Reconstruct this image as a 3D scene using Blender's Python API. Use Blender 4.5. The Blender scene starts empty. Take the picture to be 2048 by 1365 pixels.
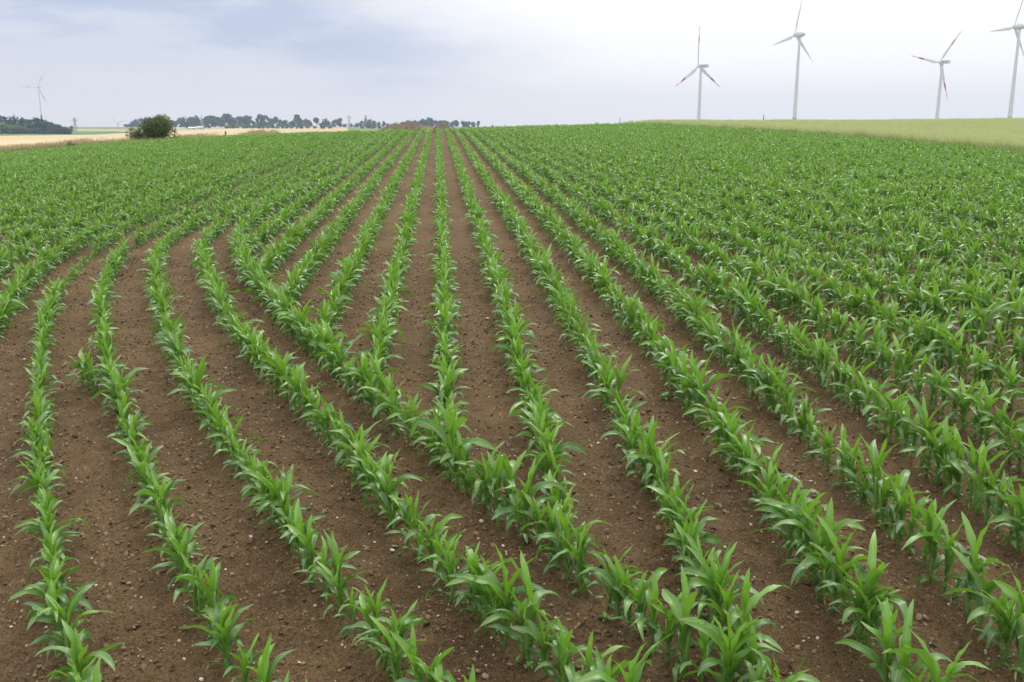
import bpy, math, random
import numpy as np
R = math.radians
rng = np.random.default_rng(7)
random.seed(7)
SC = bpy.context.scene
COL = SC.collection

# ------------------------------------------------------------------ camera, sky, sun, exposure
ZC = 2.70
F = 1900.0
TH = math.atan((682.5 - 252) / F)
cam = bpy.data.cameras.new('camera')
camo = bpy.data.objects.new('camera', cam)
COL.objects.link(camo)
camo.location = (0, 0, ZC)
camo.rotation_euler = (math.pi / 2 - TH, 0, 0)
cam.sensor_width = 36
cam.lens = 36 * F / 2048
cam.clip_start = 0.05
cam.clip_end = 12000
SC.camera = camo
SC.view_settings.view_transform = 'Standard'
SC.view_settings.look = 'None'
SC.view_settings.exposure = 0.0
SC.view_settings.gamma = 1
SC.view_settings.use_curve_mapping = False
SC.cycles.max_bounces = 8
SC.cycles.volume_bounces = 0
SC.cycles.transparent_max_bounces = 8

SUN_AZ, SUN_EL = R(28), R(50)
sun = bpy.data.lights.new('sun', 'SUN')
sun.energy = 1.5
sun.angle = R(14)
sun.color = (1.0, 0.95, 0.87)
suno = bpy.data.objects.new('sun', sun)
COL.objects.link(suno)
suno.rotation_euler = (math.pi / 2 - SUN_EL, 0, math.pi - SUN_AZ)


class NT:
    """small helper for node trees"""
    def __init__(s, tree):
        s.t = tree
        s.N = tree.nodes
        s.L = tree.links

    def n(s, typ, props=None, **ins):
        nd = s.N.new(typ)
        for k, v in (props or {}).items():
            setattr(nd, k, v)
        for k, v in ins.items():
            key = int(k[1:]) if k[0] == 'i' and k[1:].isdigit() else k.replace('_', ' ')
            s.set(nd.inputs[key], v)
        return nd

    def set(s, sock, v):
        if isinstance(v, bpy.types.NodeSocket):
            s.L.new(v, sock)
        elif isinstance(v, bpy.types.Node):
            s.L.new(v.outputs[0], sock)
        else:
            sock.default_value = v

    def math(s, op, a, b=0.0, clamp=False):
        return s.n('ShaderNodeMath', {'operation': op, 'use_clamp': clamp}, i0=a, i1=b).outputs[0]

    def mix(s, f, a, b, blend='MIX'):
        nd = s.N.new('ShaderNodeMix')
        nd.data_type = 'RGBA'
        nd.blend_type = blend
        s.set(nd.inputs[0], f)
        s.set(nd.inputs[6], a)
        s.set(nd.inputs[7], b)
        return nd.outputs[2]

    def sstep(s, v, lo, hi, a=0.0, b=1.0):
        nd = s.N.new('ShaderNodeMapRange')
        nd.interpolation_type = 'SMOOTHSTEP'
        for i, x in enumerate((v, lo, hi, a, b)):
            s.set(nd.inputs[i], x)
        return nd.outputs[0]

    def noise(s, vec, scale, detail=3.0, rough=0.5, out=0):
        return s.n('ShaderNodeTexNoise', Vector=vec, Scale=scale, Detail=detail, Roughness=rough).outputs[out]


def rgb(r, g, b):
    return (r, g, b, 1.0)


world = bpy.data.worlds.new('World')
SC.world = world
world.use_nodes = True
w = NT(world.node_tree)
w.N.clear()
tc = w.n('ShaderNodeTexCoord').outputs['Generated']
sep = w.n('ShaderNodeSeparateXYZ', i0=tc)
elev = sep.outputs[2]
nish = w.n('ShaderNodeTexSky', {'sky_type': 'NISHITA', 'sun_disc': False, 'sun_elevation': SUN_EL, 'sun_rotation': SUN_AZ})
nsc = w.n('ShaderNodeVectorMath', {'operation': 'SCALE'}, i0=nish.outputs[0])
nsc.inputs['Scale'].default_value = 0.09
# flattened direction for streaky layers of cloud
stretch = w.n('ShaderNodeVectorMath', {'operation': 'MULTIPLY'}, i0=tc, i1=(1.0, 1.0, 3.6)).outputs[0]
nA = w.noise(stretch, 3.1, 5.0, 0.55)
nB = w.noise(stretch, 9.0, 4.0, 0.6)
bd = (math.sin(R(27)) * math.cos(R(24)), math.cos(R(27)) * math.cos(R(24)), math.sin(R(24)))
dot = w.n('ShaderNodeVectorMath', {'operation': 'DOT_PRODUCT'}, i0=tc, i1=bd).outputs['Value']
dj = w.math('ADD', dot, w.math('MULTIPLY', w.math('SUBTRACT', nA, 0.5), 0.11))
glow = w.sstep(dj, math.cos(R(43)), math.cos(R(25)))
cloud_var = w.sstep(w.math('ADD', w.math('MULTIPLY', nA, 0.7), w.math('MULTIPLY', nB, 0.3)), 0.41, 0.56)
grey = w.mix(cloud_var, rgb(0.56, 0.63, 0.84), rgb(0.76, 0.79, 0.91))
white = rgb(1.18, 1.16, 1.16)
colr = w.mix(glow, grey, white)
# thinner, paler layer just over the horizon
hz = w.sstep(w.math('ADD', elev, w.math('MULTIPLY', w.math('SUBTRACT', nB, 0.5), 0.04)), 0.0, 0.075, 1.0, 0.0)
hcol = w.mix(w.sstep(dot, 0.60, 0.97), rgb(1.12, 1.06, 1.08), rgb(1.16, 1.10, 1.17))
colr = w.mix(w.math('MULTIPLY', hz, 0.85), colr, hcol)
# an overcast sky is brighter overhead than at its rim
zen = w.sstep(elev, 0.20, 0.95, 1.0, 2.3)
cl = w.n('ShaderNodeVectorMath', {'operation': 'SCALE'}, i0=w.mix(w.sstep(elev, 0.25, 0.6), colr, rgb(0.92, 0.88, 0.84)))
w.L.new(zen, cl.inputs['Scale'])
final = w.mix(0.93, nsc.outputs[0], cl.outputs[0])
bg = w.n('ShaderNodeBackground', Color=final, Strength=1.0)
wo = w.n('ShaderNodeOutputWorld')
w.L.new(bg.outputs[0], wo.inputs['Surface'])

# ------------------------------------------------------------------ the lie of the land
RD = -0.0761          # the straight rows run along x = offset + RD * y
EDGE = [(-9, 128), (-25, 112), (-33, 99), (-43, 80), (-58, 50), (-75, 0), (-95, -60)]
EY = [e[1] for e in EDGE][::-1]
EX = [e[0] for e in EDGE][::-1]


def smax(a, b, k):
    h = np.clip(.5 + .5 * (a - b) / k, 0, 1)
    return b * (1 - h) + a * h + k * h * (1 - h)


def wheat_edge(y):
    return np.interp(y, [0, 48, 70, 84, 95, 130], [29.2, 28.9, 29.3, 27.0, 25.4, 21.0])


def edge_dist(x, y):
    return (np.interp(y, EY, EX) - x) * .85


def far_height(x, y):
    r = np.hypot(x, y)
    t = np.clip((r - 700) / 800, 0, 1)
    t = t * t * (3 - 2 * t)
    u = np.clip((r - 1750) / 1500, 0, 1)
    u = u * u * (3 - 2 * u)
    return ZC - 8 + 6 * t - 50 * u


def height(x, y):
    x = np.asarray(x, float)
    y = np.asarray(y, float)
    xp = x - RD * y
    yy = np.where(y < 2, 2 - (2 - y) * .3, y)
    p = .0243 * yy - .30 * np.exp(-(np.maximum(yy, 4.) - 5) / 5)
    p = p - .03 * np.logaddexp(0, -(xp + 1))
    p = p - .0012 * np.maximum(-xp - 12, 0) ** 2 * np.where(xp < -60, 0, 1) - np.where(xp < -60, .0012 * 48 ** 2 + .05 * (-xp - 60), 0)
    yc = np.interp(xp, [-60, 0, 24, 48, 77, 140], [76, 76, 98, 98, 112, 125])
    def roll(s, k):
        s = np.maximum(s, 0)
        return np.where(s < 45, .0009 * s * s, .0009 * 45 * 45 + k * (s - 45))
    g = np.maximum(np.maximum(roll(y - yc, .081), roll(edge_dist(x, y) - 3, .078)), np.maximum(roll(x - 130, .07), roll(-y - 60, .07)))
    return smax(p - g, far_height(x, y), 1.5)


def H(x, y):
    return float(height(x, y))


# value noise for clods and undulation
_perm = np.random.default_rng(3).random((256, 256))


def vnoise(x, y):
    xi = np.floor(x).astype(int)
    yi = np.floor(y).astype(int)
    fx = x - xi
    fy = y - yi
    fx = fx * fx * (3 - 2 * fx)
    fy = fy * fy * (3 - 2 * fy)
    a = _perm[xi & 255, yi & 255]
    b = _perm[(xi + 1) & 255, yi & 255]
    c = _perm[xi & 255, (yi + 1) & 255]
    d = _perm[(xi + 1) & 255, (yi + 1) & 255]
    return (a * (1 - fx) + b * fx) * (1 - fy) + (c * (1 - fx) + d * fx) * fy


def relief(x, y):
    r = np.hypot(x, y)
    k = np.clip(1.3 - r / 40, 0, 1)
    z = .030 * (vnoise(x * 1.3, y * 1.3) - .5) + .022 * (vnoise(x * 4.1 + 9, y * 4.1) - .5) + .018 * (vnoise(x * 11 + 3, y * 11) - .5)
    n = vnoise(x * 27 + 3, y * 27 + 8)
    z = z + .045 * np.maximum(n - .62, 0) + .012 * (vnoise(x * 60, y * 60) - .5)
    return z * k


def HR(x, y):
    return float(height(x, y) + relief(np.asarray(x, float), np.asarray(y, float)))


def project(x, y, z):
    ct, st = math.cos(TH), math.sin(TH)
    dz = z - ZC
    f = y * ct - dz * st
    u = dz * ct + y * st
    return 1024 + F * x / f, 682.5 - F * u / f, f


# ------------------------------------------------------------------ object helpers
def tag(o, label=None, cat=None, group=None, kind=None):
    if label:
        o['label'] = label
    if cat:
        o['category'] = cat
    if group:
        o['group'] = group
    if kind:
        o['kind'] = kind
    return o


def mesh(name, verts, faces, mats, smooth=True, midx=None, uv=None, young=None):
    me = bpy.data.meshes.new(name)
    me.from_pydata([tuple(v) for v in verts], [], [tuple(f) for f in faces])
    for m in (mats if isinstance(mats, (list, tuple)) else [mats]):
        me.materials.append(m)
    if midx is not None:
        me.polygons.foreach_set('material_index', np.asarray(midx, dtype=np.int32))
    if smooth:
        me.polygons.foreach_set('use_smooth', np.ones(len(me.polygons), dtype=bool))
    if uv is not None:
        ul = me.uv_layers.new(name='UVMap')
        li = np.zeros(len(me.loops), dtype=np.int32)
        me.loops.foreach_get('vertex_index', li)
        ul.data.foreach_set('uv', np.asarray(uv, dtype=np.float32)[li].ravel())
    if young is not None:
        at = me.attributes.new('young', 'FLOAT', 'POINT')
        at.data.foreach_set('value', np.asarray(young, dtype=np.float32))
    me.update()
    return me


def obj(name, me, parent=None, loc=(0, 0, 0), rot=(0, 0, 0), scl=1.0, link=True):
    o = bpy.data.objects.new(name, me)
    o.location = loc
    o.rotation_euler = rot
    o.scale = (scl, scl, scl) if not hasattr(scl, '__len__') else scl
    if parent is not None:
        o.parent = parent
    if link:
        COL.objects.link(o)
    return o


class MB:
    def __init__(s):
        s.v, s.f, s.m, s.uv, s.y = [], [], [], [], []

    def add(s, v, f, m=0, uv=None, y=0.0):
        k = len(s.v)
        s.v += [tuple(p) for p in v]
        s.f += [tuple(i + k for i in q) for q in f]
        s.m += [m] * len(f)
        s.uv += list(uv) if uv is not None else [(0, 0)] * len(v)
        s.y += [y] * len(v) if not hasattr(y, '__len__') else list(y)

    def tube(s, pts, rad, n=8, m=0, cap=True, y=0.0):
        pts = [np.array(p, float) for p in pts]
        vs, fs = [], []
        for i, p in enumerate(pts):
            d = pts[min(i + 1, len(pts) - 1)] - pts[max(i - 1, 0)]
            d = d / (np.linalg.norm(d) + 1e-9)
            a = np.cross(d, (0, 0, 1.0)) if abs(d[2]) < .9 else np.cross(d, (1.0, 0, 0))
            a /= np.linalg.norm(a)
            b = np.cross(d, a)
            r = rad[i] if hasattr(rad, '__len__') else rad
            for k in range(n):
                t = 2 * math.pi * k / n
                vs.append(p + r * (math.cos(t) * a + math.sin(t) * b))
        for i in range(len(pts) - 1):
            for k in range(n):
                fs.append((i * n + k, i * n + (k + 1) % n, (i + 1) * n + (k + 1) % n, (i + 1) * n + k))
        if cap:
            fs.append(tuple(range(n))[::-1])
            fs.append(tuple(range((len(pts) - 1) * n, len(pts) * n)))
        s.add(vs, fs, m, y=y)

    def box(s, c, d, m=0):
        x, y, z = c
        a, b, e = d[0] / 2, d[1] / 2, d[2] / 2
        v = [(x + i * a, y + j * b, z + k * e) for k in (-1, 1) for j in (-1, 1) for i in (-1, 1)]
        s.add(v, [(0, 2, 3, 1), (4, 5, 7, 6), (0, 1, 5, 4), (2, 6, 7, 3), (0, 4, 6, 2), (1, 3, 7, 5)], m)

    def mesh(s, name, mats, smooth=True):
        return mesh(name, s.v, s.f, mats, smooth, s.m, s.uv, s.y)


def scatter(name, pts, variants, rot, scl, idx, label, cat=None, kind='stuff'):
    """one object of kind stuff that instances small hidden meshes on its points"""
    me = bpy.data.meshes.new(name)
    pts = np.asarray(pts, dtype=np.float32)
    me.vertices.add(len(pts))
    me.vertices.foreach_set('co', pts.ravel())
    for nm, typ, arr, key in (('rot', 'FLOAT_VECTOR', rot, 'vector'), ('scl', 'FLOAT_VECTOR', scl, 'vector'), ('idx', 'INT', idx, 'value')):
        arr = np.asarray(arr)
        if nm == 'scl' and arr.ndim == 1:
            arr = np.repeat(arr[:, None], 3, 1)
        a = me.attributes.new(nm, typ, 'POINT')
        a.data.foreach_set(key, np.ascontiguousarray(arr, dtype=np.int32 if typ == 'INT' else np.float32).ravel())
    o = obj(name, me)
    c = bpy.data.collections.new(name + '_kinds')
    for i, vm in enumerate(variants):
        c.objects.link(bpy.data.objects.new('%s_kind_%02d' % (name, i), vm))
    ng = bpy.data.node_groups.new(name, 'GeometryNodeTree')
    ng.interface.new_socket('Geometry', in_out='INPUT', socket_type='NodeSocketGeometry')
    ng.interface.new_socket('Geometry', in_out='OUTPUT', socket_type='NodeSocketGeometry')
    g = NT(ng)
    gi = g.n('NodeGroupInput')
    go = g.n('NodeGroupOutput')
    ci = g.n('GeometryNodeCollectionInfo')
    ci.inputs['Collection'].default_value = c
    ci.inputs['Separate Children'].default_value = True
    ci.inputs['Reset Children'].default_value = True
    iop = g.n('GeometryNodeInstanceOnPoints')
    iop.inputs['Pick Instance'].default_value = True
    g.L.new(gi.outputs[0], iop.inputs['Points'])
    g.L.new(ci.outputs[0], iop.inputs['Instance'])
    for nm, dt, sock in (('rot', 'FLOAT_VECTOR', 'Rotation'), ('scl', 'FLOAT_VECTOR', 'Scale'), ('idx', 'INT', 'Instance Index')):
        na = g.n('GeometryNodeInputNamedAttribute', {'data_type': dt})
        na.inputs[0].default_value = nm
        g.L.new(na.outputs[0], iop.inputs[sock])
    g.L.new(iop.outputs[0], go.inputs[0])
    md = o.modifiers.new('scatter', 'NODES')
    md.node_group = ng
    return tag(o, label, cat, kind=kind)


# ------------------------------------------------------------------ materials
def material(name):
    m = bpy.data.materials.new(name)
    m.use_nodes = True
    t = NT(m.node_tree)
    t.N.clear()
    out = t.n('ShaderNodeOutputMaterial')
    return m, t, out


def simple(name, col, rough=.6, var=.12, scale=3.0, spec=.5, bump=0.0):
    m, t, out = material(name)
    p = t.n('ShaderNodeTexCoord').outputs['Object']
    n = t.noise(p, scale, 4)
    dark = rgb(*[c * (1 - var * 1.5) for c in col])
    lite = rgb(*[min(1, c * (1 + var)) for c in col])
    c = t.mix(t.sstep(n, .35, .65), dark, lite)
    b = t.n('ShaderNodeBsdfPrincipled', Base_Color=c, Roughness=rough)
    b.inputs['Specular IOR Level'].default_value = spec
    if spec > .9:
        b.inputs['Coat Weight'].default_value = .38
        b.inputs['Coat Roughness'].default_value = .28
    if bump:
        bp = t.n('ShaderNodeBump', Height=t.noise(p, scale * 6, 4), Strength=.6, Distance=bump)
        t.L.new(bp.outputs[0], b.inputs['Normal'])
    t.L.new(b.outputs[0], out.inputs[0])
    return m


def leaf_material(name, dark, lite, dry, trans=.32, rough=.36, veins=True, spec=.5):
    m, t, out = material(name)
    uv = t.n('ShaderNodeUVMap').outputs[0]
    s = t.n('ShaderNodeSeparateXYZ', i0=uv)
    young = t.n('ShaderNodeAttribute', {'attribute_name': 'young'}).outputs['Fac']
    rnd = t.n('ShaderNodeObjectInfo').outputs['Random']
    yy = t.math('ADD', young, t.math('MULTIPLY', t.math('SUBTRACT', rnd, .5), .45), True)
    p = t.n('ShaderNodeTexCoord').outputs['Object']
    c = t.mix(yy, rgb(*dark), rgb(*lite))
    c = t.mix(t.math('MULTIPLY', t.sstep(t.noise(p, 14, 3), .35, .7), .35), c, rgb(lite[0] * .9, lite[1] * .8, lite[2]))
    if veins:
        across = t.math('ABSOLUTE', s.outputs[0])
        mid = t.sstep(across, .05, .17, .85, 0.0)
        c = t.mix(mid, c, rgb(.26, .40, .13))
        wv = t.n('ShaderNodeTexWave', {'wave_type': 'BANDS', 'bands_direction': 'X'}, Vector=uv, Scale=5.0, Distortion=.3)
        c = t.mix(t.math('MULTIPLY', wv.outputs['Fac'], .18), c, rgb(lite[0], lite[1] * .9, lite[2]))
    if veins:
        c = t.mix(t.math('MULTIPLY', t.sstep(t.math('ADD', s.outputs[1], t.math('MULTIPLY', t.noise(p, 30, 2), .12)), .97, 1.08), .8), c, rgb(.40, .36, .12))
    isdry = t.sstep(young, -.6, -.2, 1.0, 0.0)
    c = t.mix(isdry, c, rgb(*dry))
    b = t.n('ShaderNodeBsdfPrincipled', Base_Color=c, Roughness=rough)
    b.inputs['Specular IOR Level'].default_value = spec
    if spec > .9:
        b.inputs['Coat Weight'].default_value = .38
        b.inputs['Coat Roughness'].default_value = .28
    if veins:
        bp = t.n('ShaderNodeBump', Height=t.math('ADD', wv.outputs['Fac'], t.math('MULTIPLY', t.noise(p, 40, 2), 1.2)), Strength=.25, Distance=.002)
        t.L.new(bp.outputs[0], b.inputs['Normal'])
    tr = t.n('ShaderNodeBsdfTranslucent', Color=t.mix(.5, c, rgb(lite[0] * 1.3, lite[1] * 1.3, lite[2] * .8)))
    mx = t.n('ShaderNodeMixShader', i0=trans, i1=b.outputs[0], i2=tr.outputs[0])
    t.L.new(mx.outputs[0], out.inputs[0])
    return m


M = {}
M['leaf'] = leaf_material('maize_leaf', (.030, .135, .040), (.22, .47, .036), (.42, .33, .17), trans=.30, rough=.31, spec=.91)
M['stalk'] = leaf_material('maize_stalk', (.14, .27, .06), (.20, .36, .07), (.38, .30, .16), trans=.12, rough=.45, veins=False)
M['wheat'] = leaf_material('wheat_blades', (.17, .25, .10), (.62, .68, .34), (.5, .45, .22), trans=.2, rough=.6, veins=False)
M['dry_grass'] = leaf_material('dry_grass_blades', (.22, .22, .10), (.56, .49, .30), (.42, .30, .18), trans=.2, rough=.7, veins=False)
M['green_grass'] = leaf_material('green_grass_blades', (.08, .15, .04), (.27, .34, .12), (.40, .32, .18), trans=.2, rough=.6, veins=False)
M['reed'] = leaf_material('dead_reed', (.22, .175, .115), (.46, .38, .26), (.3, .2, .1), trans=.1, rough=.8, veins=False)
M['bush_leaf'] = leaf_material('bush_leaf', (.040, .090, .022), (.21, .25, .06), (.2, .15, .08), trans=.22, rough=.5, veins=False)
M['tree_leaf'] = leaf_material('tree_leaf', (.010, .060, .080), (.032, .130, .125), (.2, .15, .08), trans=.12, rough=.6, veins=False)  # blue of the distant haze is put into this leaf colour
M['tree_leaf_light'] = leaf_material('light_tree_leaf', (.06, .14, .045), (.15, .25, .075), (.2, .15, .08), trans=.15, rough=.6, veins=False)  # paler leaf green, paints sunlight onto the left wood's front bushes
M['needle'] = leaf_material('spruce_needle', (.014, .036, .022), (.035, .065, .035), (.2, .15, .08), trans=.05, rough=.7, veins=False)
M['bark'] = simple('bark', (.12, .095, .075), .9, .3, 6, bump=.01)
M['turbine_white'] = simple('turbine_paint', (.68, .67, .74), .5, .03, .15)
M['turbine_red'] = simple('red_blade_paint', (.42, .05, .07), .45, .05, .5)
M['tower_green'] = simple('tower_base_green', (.38, .50, .42), .5, .04, .3)
M['tower_green_dark'] = simple('tower_foot_green', (.28, .40, .32), .5, .04, .3)
M['blue_mark'] = simple('blue_lettering', (.03, .06, .20), .5, .05, 1)
M['hub_grey'] = simple('hub_shadow_grey', (.60, .62, .64), .5, .04, .5)
M['steel'] = simple('galvanised_steel', (.42, .43, .44), .5, .1, 1)
M['wood'] = simple('weathered_wood', (.14, .11, .09), .85, .25, 14, bump=.004)
M['pale_wall'] = simple('pale_wall', (.62, .60, .56), .8, .06, 1)
M['pale_roof'] = simple('pale_sheet_roof', (.72, .73, .74), .5, .05, 1)
M['straw'] = simple('straw_bit', (.42, .33, .19), .8, .2, 30)


def soil_material(name='soil', pale=False):
    m, t, out = material(name)
    p = t.n('ShaderNodeTexCoord').outputs['Object']
    big = t.noise(p, .55, 4, .6)
    mid = t.noise(p, 5.0, 5, .65)
    fine = t.noise(p, 38.0, 8, .85)
    grit = t.noise(p, 130.0, 4, .8)
    c = t.mix(t.sstep(big, .34, .66), rgb(.098, .060, .024), rgb(.175, .112, .050))
    c = t.mix(t.math('MULTIPLY', t.sstep(mid, .38, .68), .55), c, rgb(.225, .150, .075))
    c = t.mix(t.math('MULTIPLY', t.sstep(fine, .43, .53, 1.0, 0.0), .78), c, rgb(.036, .020, .009))
    c = t.mix(t.math('MULTIPLY', t.sstep(grit, .53, .62), .6), c, rgb(.42, .30, .18))
    vo = t.n('ShaderNodeTexVoronoi', {'feature': 'F1'}, Vector=p, Scale=34.0)
    pb = t.sstep(vo.outputs['Distance'], .10, .20, 1.0, 0.0)
    sel = t.sstep(t.n('ShaderNodeSeparateColor', i0=vo.outputs['Color']).outputs[0], .86, .90)
    c = t.mix(t.math('MULTIPLY', t.math('MULTIPLY', pb, sel), .8), c, rgb(.50, .40, .30))
    b = t.n('ShaderNodeBsdfPrincipled', Base_Color=c, Roughness=.88)
    b.inputs['Specular IOR Level'].default_value = .22
    hsum = t.math('ADD', t.math('MULTIPLY', mid, .8), t.math('ADD', t.math('MULTIPLY', fine, .5), t.math('MULTIPLY', grit, .22)))
    bp = t.n('ShaderNodeBump', Height=hsum, Strength=1.0, Distance=.045)
    t.L.new(bp.outputs[0], b.inputs['Normal'])
    t.L.new(b.outputs[0], out.inputs[0])
    return m


def field_material(name, a, b_, s1=.02, s2=.25, streak=None):
    m, t, out = material(name)
    p = t.n('ShaderNodeTexCoord').outputs['Object']
    pv = p
    if streak:
        pv = t.n('ShaderNodeVectorMath', {'operation': 'MULTIPLY'}, i0=p, i1=streak).outputs[0]
    n1 = t.noise(pv, s1, 5, .6)
    n2 = t.noise(p, s2, 4, .6)
    c = t.mix(t.sstep(n1, .35, .65), rgb(*a), rgb(*b_))
    c = t.mix(t.math('MULTIPLY', t.sstep(n2, .4, .7), .3), c, rgb(a[0] * .75, a[1] * .78, a[2] * .7))
    b = t.n('ShaderNodeBsdfDiffuse', Color=c, Roughness=.5)
    t.L.new(b.outputs[0], out.inputs[0])
    return m


M['soil'] = soil_material()
M['wheat_ground'] = field_material('wheat_ground', (.16, .20, .08), (.26, .29, .12), .2, 2)
M['grass_ground'] = field_material('grass_ground', (.20, .24, .09), (.36, .33, .18), .15, 1.5)
M['meadow'] = field_material('meadow', (.20, .27, .12), (.28, .33, .16), .012, .1)
M['stubble'] = field_material('ripe_corn_field', (.58, .47, .26), (.66, .56, .36), .006, .05, (1, .25, 1))
M['green_crop'] = field_material('green_crop', (.15, .24, .12), (.19, .29, .15), .01, .06)
M['pale_field'] = field_material('pale_field', (.42, .38, .27), (.52, .46, .34), .006, .05, (.4, 1, 1))

# ------------------------------------------------------------------ ground: one polar sheet, cut where the land use changes
az = np.concatenate([np.linspace(-180, -40, 29)[:-1], np.linspace(-40, -31, 30)[:-1], np.linspace(-31, 31, 470)[:-1], np.linspace(31, 40, 30)[:-1], np.linspace(40, 180, 29)])
rr = np.concatenate([[0.0, .8, 1.6, 2.4, 3.0], np.geomspace(3.4, 18, 300)[:-1], np.geomspace(18, 160, 190)[:-1], np.geomspace(160, 4200, 260)])
A, RR = np.meshgrid(np.radians(az), rr)
GX = np.sin(A) * RR
GY = np.cos(A) * RR
GZ = height(GX, GY) + relief(GX, GY)
nr, na = GX.shape
V = np.stack([GX, GY, GZ], -1).reshape(-1, 3)
i0 = (np.arange(nr - 1)[:, None] * na + np.arange(na - 1)[None]).ravel()
Q = np.stack([i0, i0 + 1, i0 + na + 1, i0 + na], 1)[:, ::-1]
QC = V[Q].mean(1)
qx, qy = QC[:, 0], QC[:, 1]
qxp = qx - RD * qy
ed = edge_dist(qx, qy)
q = np.where(qy > 1, qx / np.maximum(qy, 1), 0)
near_l = np.interp(q, [-.56, -.54, -.43, -.33, -.25, -.18], [340, 353, 505, 700, 900, 1000])
far_l = np.interp(q, [-.60, -.53, -.43, -.32, -.25], [720, 746, 805, 1098, 1290])
zone = np.full(len(Q), 3)                                   # meadow
left = (qy > 200) & (q < -.17)
zone[left & (qy > near_l) & (qy < far_l)] = 4               # ripe corn
zone[left & (qy >= far_l) & (qy < np.interp(q, [-.5, -.41, -.36], [960, 985, 880]))] = 5
zone[left & (qy >= far_l) & (zone == 3)] = 6
zone[left & (qy > 1130) & (q < -.36)] = 3
zone[(qy < 135) & (qy > -62) & (qxp < wheat_edge(qy)) & (ed < 0)] = 0
zone[(qy < 170) & (qy > -62) & (qxp >= wheat_edge(qy)) & (qx < 140)] = 1
zone[(qy < 140) & (qy > -62) & (ed >= 0) & (ed < 9) & (qxp < 20)] = 2
names = [('maize_field_soil', 'soil', 'bare brown crumbly soil of the maize field'),
         ('wheat_field_ground', 'wheat_ground', 'ground of the wheat field on the right'),
         ('field_margin', 'grass_ground', 'rough grassy margin left of the maize field'),
         ('meadow', 'meadow', 'pale green meadows in the valley'),
         ('ripe_field', 'stubble', 'golden ripe field in the valley at left'),
         ('green_field', 'green_crop', 'dark green wedge-shaped field beyond the golden one'),
         ('pale_field', 'pale_field', 'pale far field below the treeline')]
for z_, (nm, mt, lab) in enumerate(names):
    fz = Q[zone == z_]
    if not len(fz):
        continue
    u, inv = np.unique(fz, return_inverse=True)
    me = bpy.data.meshes.new(nm)
    inv = inv.reshape(fz.shape)
    me.vertices.add(len(u))
    me.vertices.foreach_set('co', V[u].astype(np.float32).ravel())
    me.loops.add(inv.size)
    me.loops.foreach_set('vertex_index', inv.ravel().astype(np.int32))
    me.polygons.add(len(inv))
    me.polygons.foreach_set('loop_start', np.arange(len(inv), dtype=np.int32) * 4)
    me.polygons.foreach_set('use_smooth', np.ones(len(inv), dtype=bool))
    me.update(calc_edges=True)
    me.validate()
    me.materials.append(M[mt])
    tag(obj(nm, me), lab, kind='structure')

# ------------------------------------------------------------------ maize plants
def leaf_geo(rs, a0, az0, L, W, e0, bend, twist, fold0, young, segs=10, wav=.016):
    """a maize leaf: curved blade, V-folded at its midrib, wavy edges; returns verts, faces, uv"""
    us = (-1, -.5, 0, .5, 1)
    ph1, ph2 = rs.random() * 6.28, rs.random() * 6.28
    p = np.array([math.cos(az0) * .008, math.sin(az0) * .008, a0])
    vs, uv = [], []
    drift = rs.normal(0, .55)
    fq = rs.uniform(13, 21)
    kink = rs.uniform(.35, .75)
    kb = rs.uniform(0, .7) if young < .5 else 0
    for i in range(segs + 1):
        t = i / segs
        e = e0 - bend * t ** 1.35 - (kb if t > kink else 0)
        a = az0 + drift * t * t
        d = np.array([math.cos(a) * math.cos(e), math.sin(a) * math.cos(e), math.sin(e)])
        side = np.array([-math.sin(a), math.cos(a), 0])
        nrm = np.cross(d, side) * -1
        nrm = np.cross(side, d) if np.cross(side, d)[2] > 0 else np.cross(d, side)
        if math.sin(e) > .98:
            nrm = np.array([-math.cos(a), -math.sin(a), .1])
        tw = twist * max(0, t - .25)
        s2 = side * math.cos(tw) + nrm * math.sin(tw)
        n2 = nrm * math.cos(tw) - side * math.sin(tw)
        wd = W * (.40 + .60 * math.sin(min(t / .38, 1) * math.pi / 2)) * max(0.0, 1 - t ** 2.9) ** .85
        if i == segs:
            wd = .0012
        fold = fold0 * (1 - t) ** 1.2 + .22
        for u in us:
            au = abs(u)
            off = au * wd * .5
            z = off * math.sin(fold) + au ** 2 * (wav * math.sin(t * fq + (ph1 if u > 0 else ph2))) * min(1, t * 4) * (1 - t)
            vs.append(p + s2 * (off * math.cos(fold) * (1 if u > 0 else -1)) + n2 * z)
            uv.append((u, t))
        p = p + d * (L / segs)
    fs = []
    for i in range(segs):
        for k in range(4):
            fs.append((i * 5 + k, i * 5 + k + 1, (i + 1) * 5 + k + 1, (i + 1) * 5 + k))
    return vs, fs, uv


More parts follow.
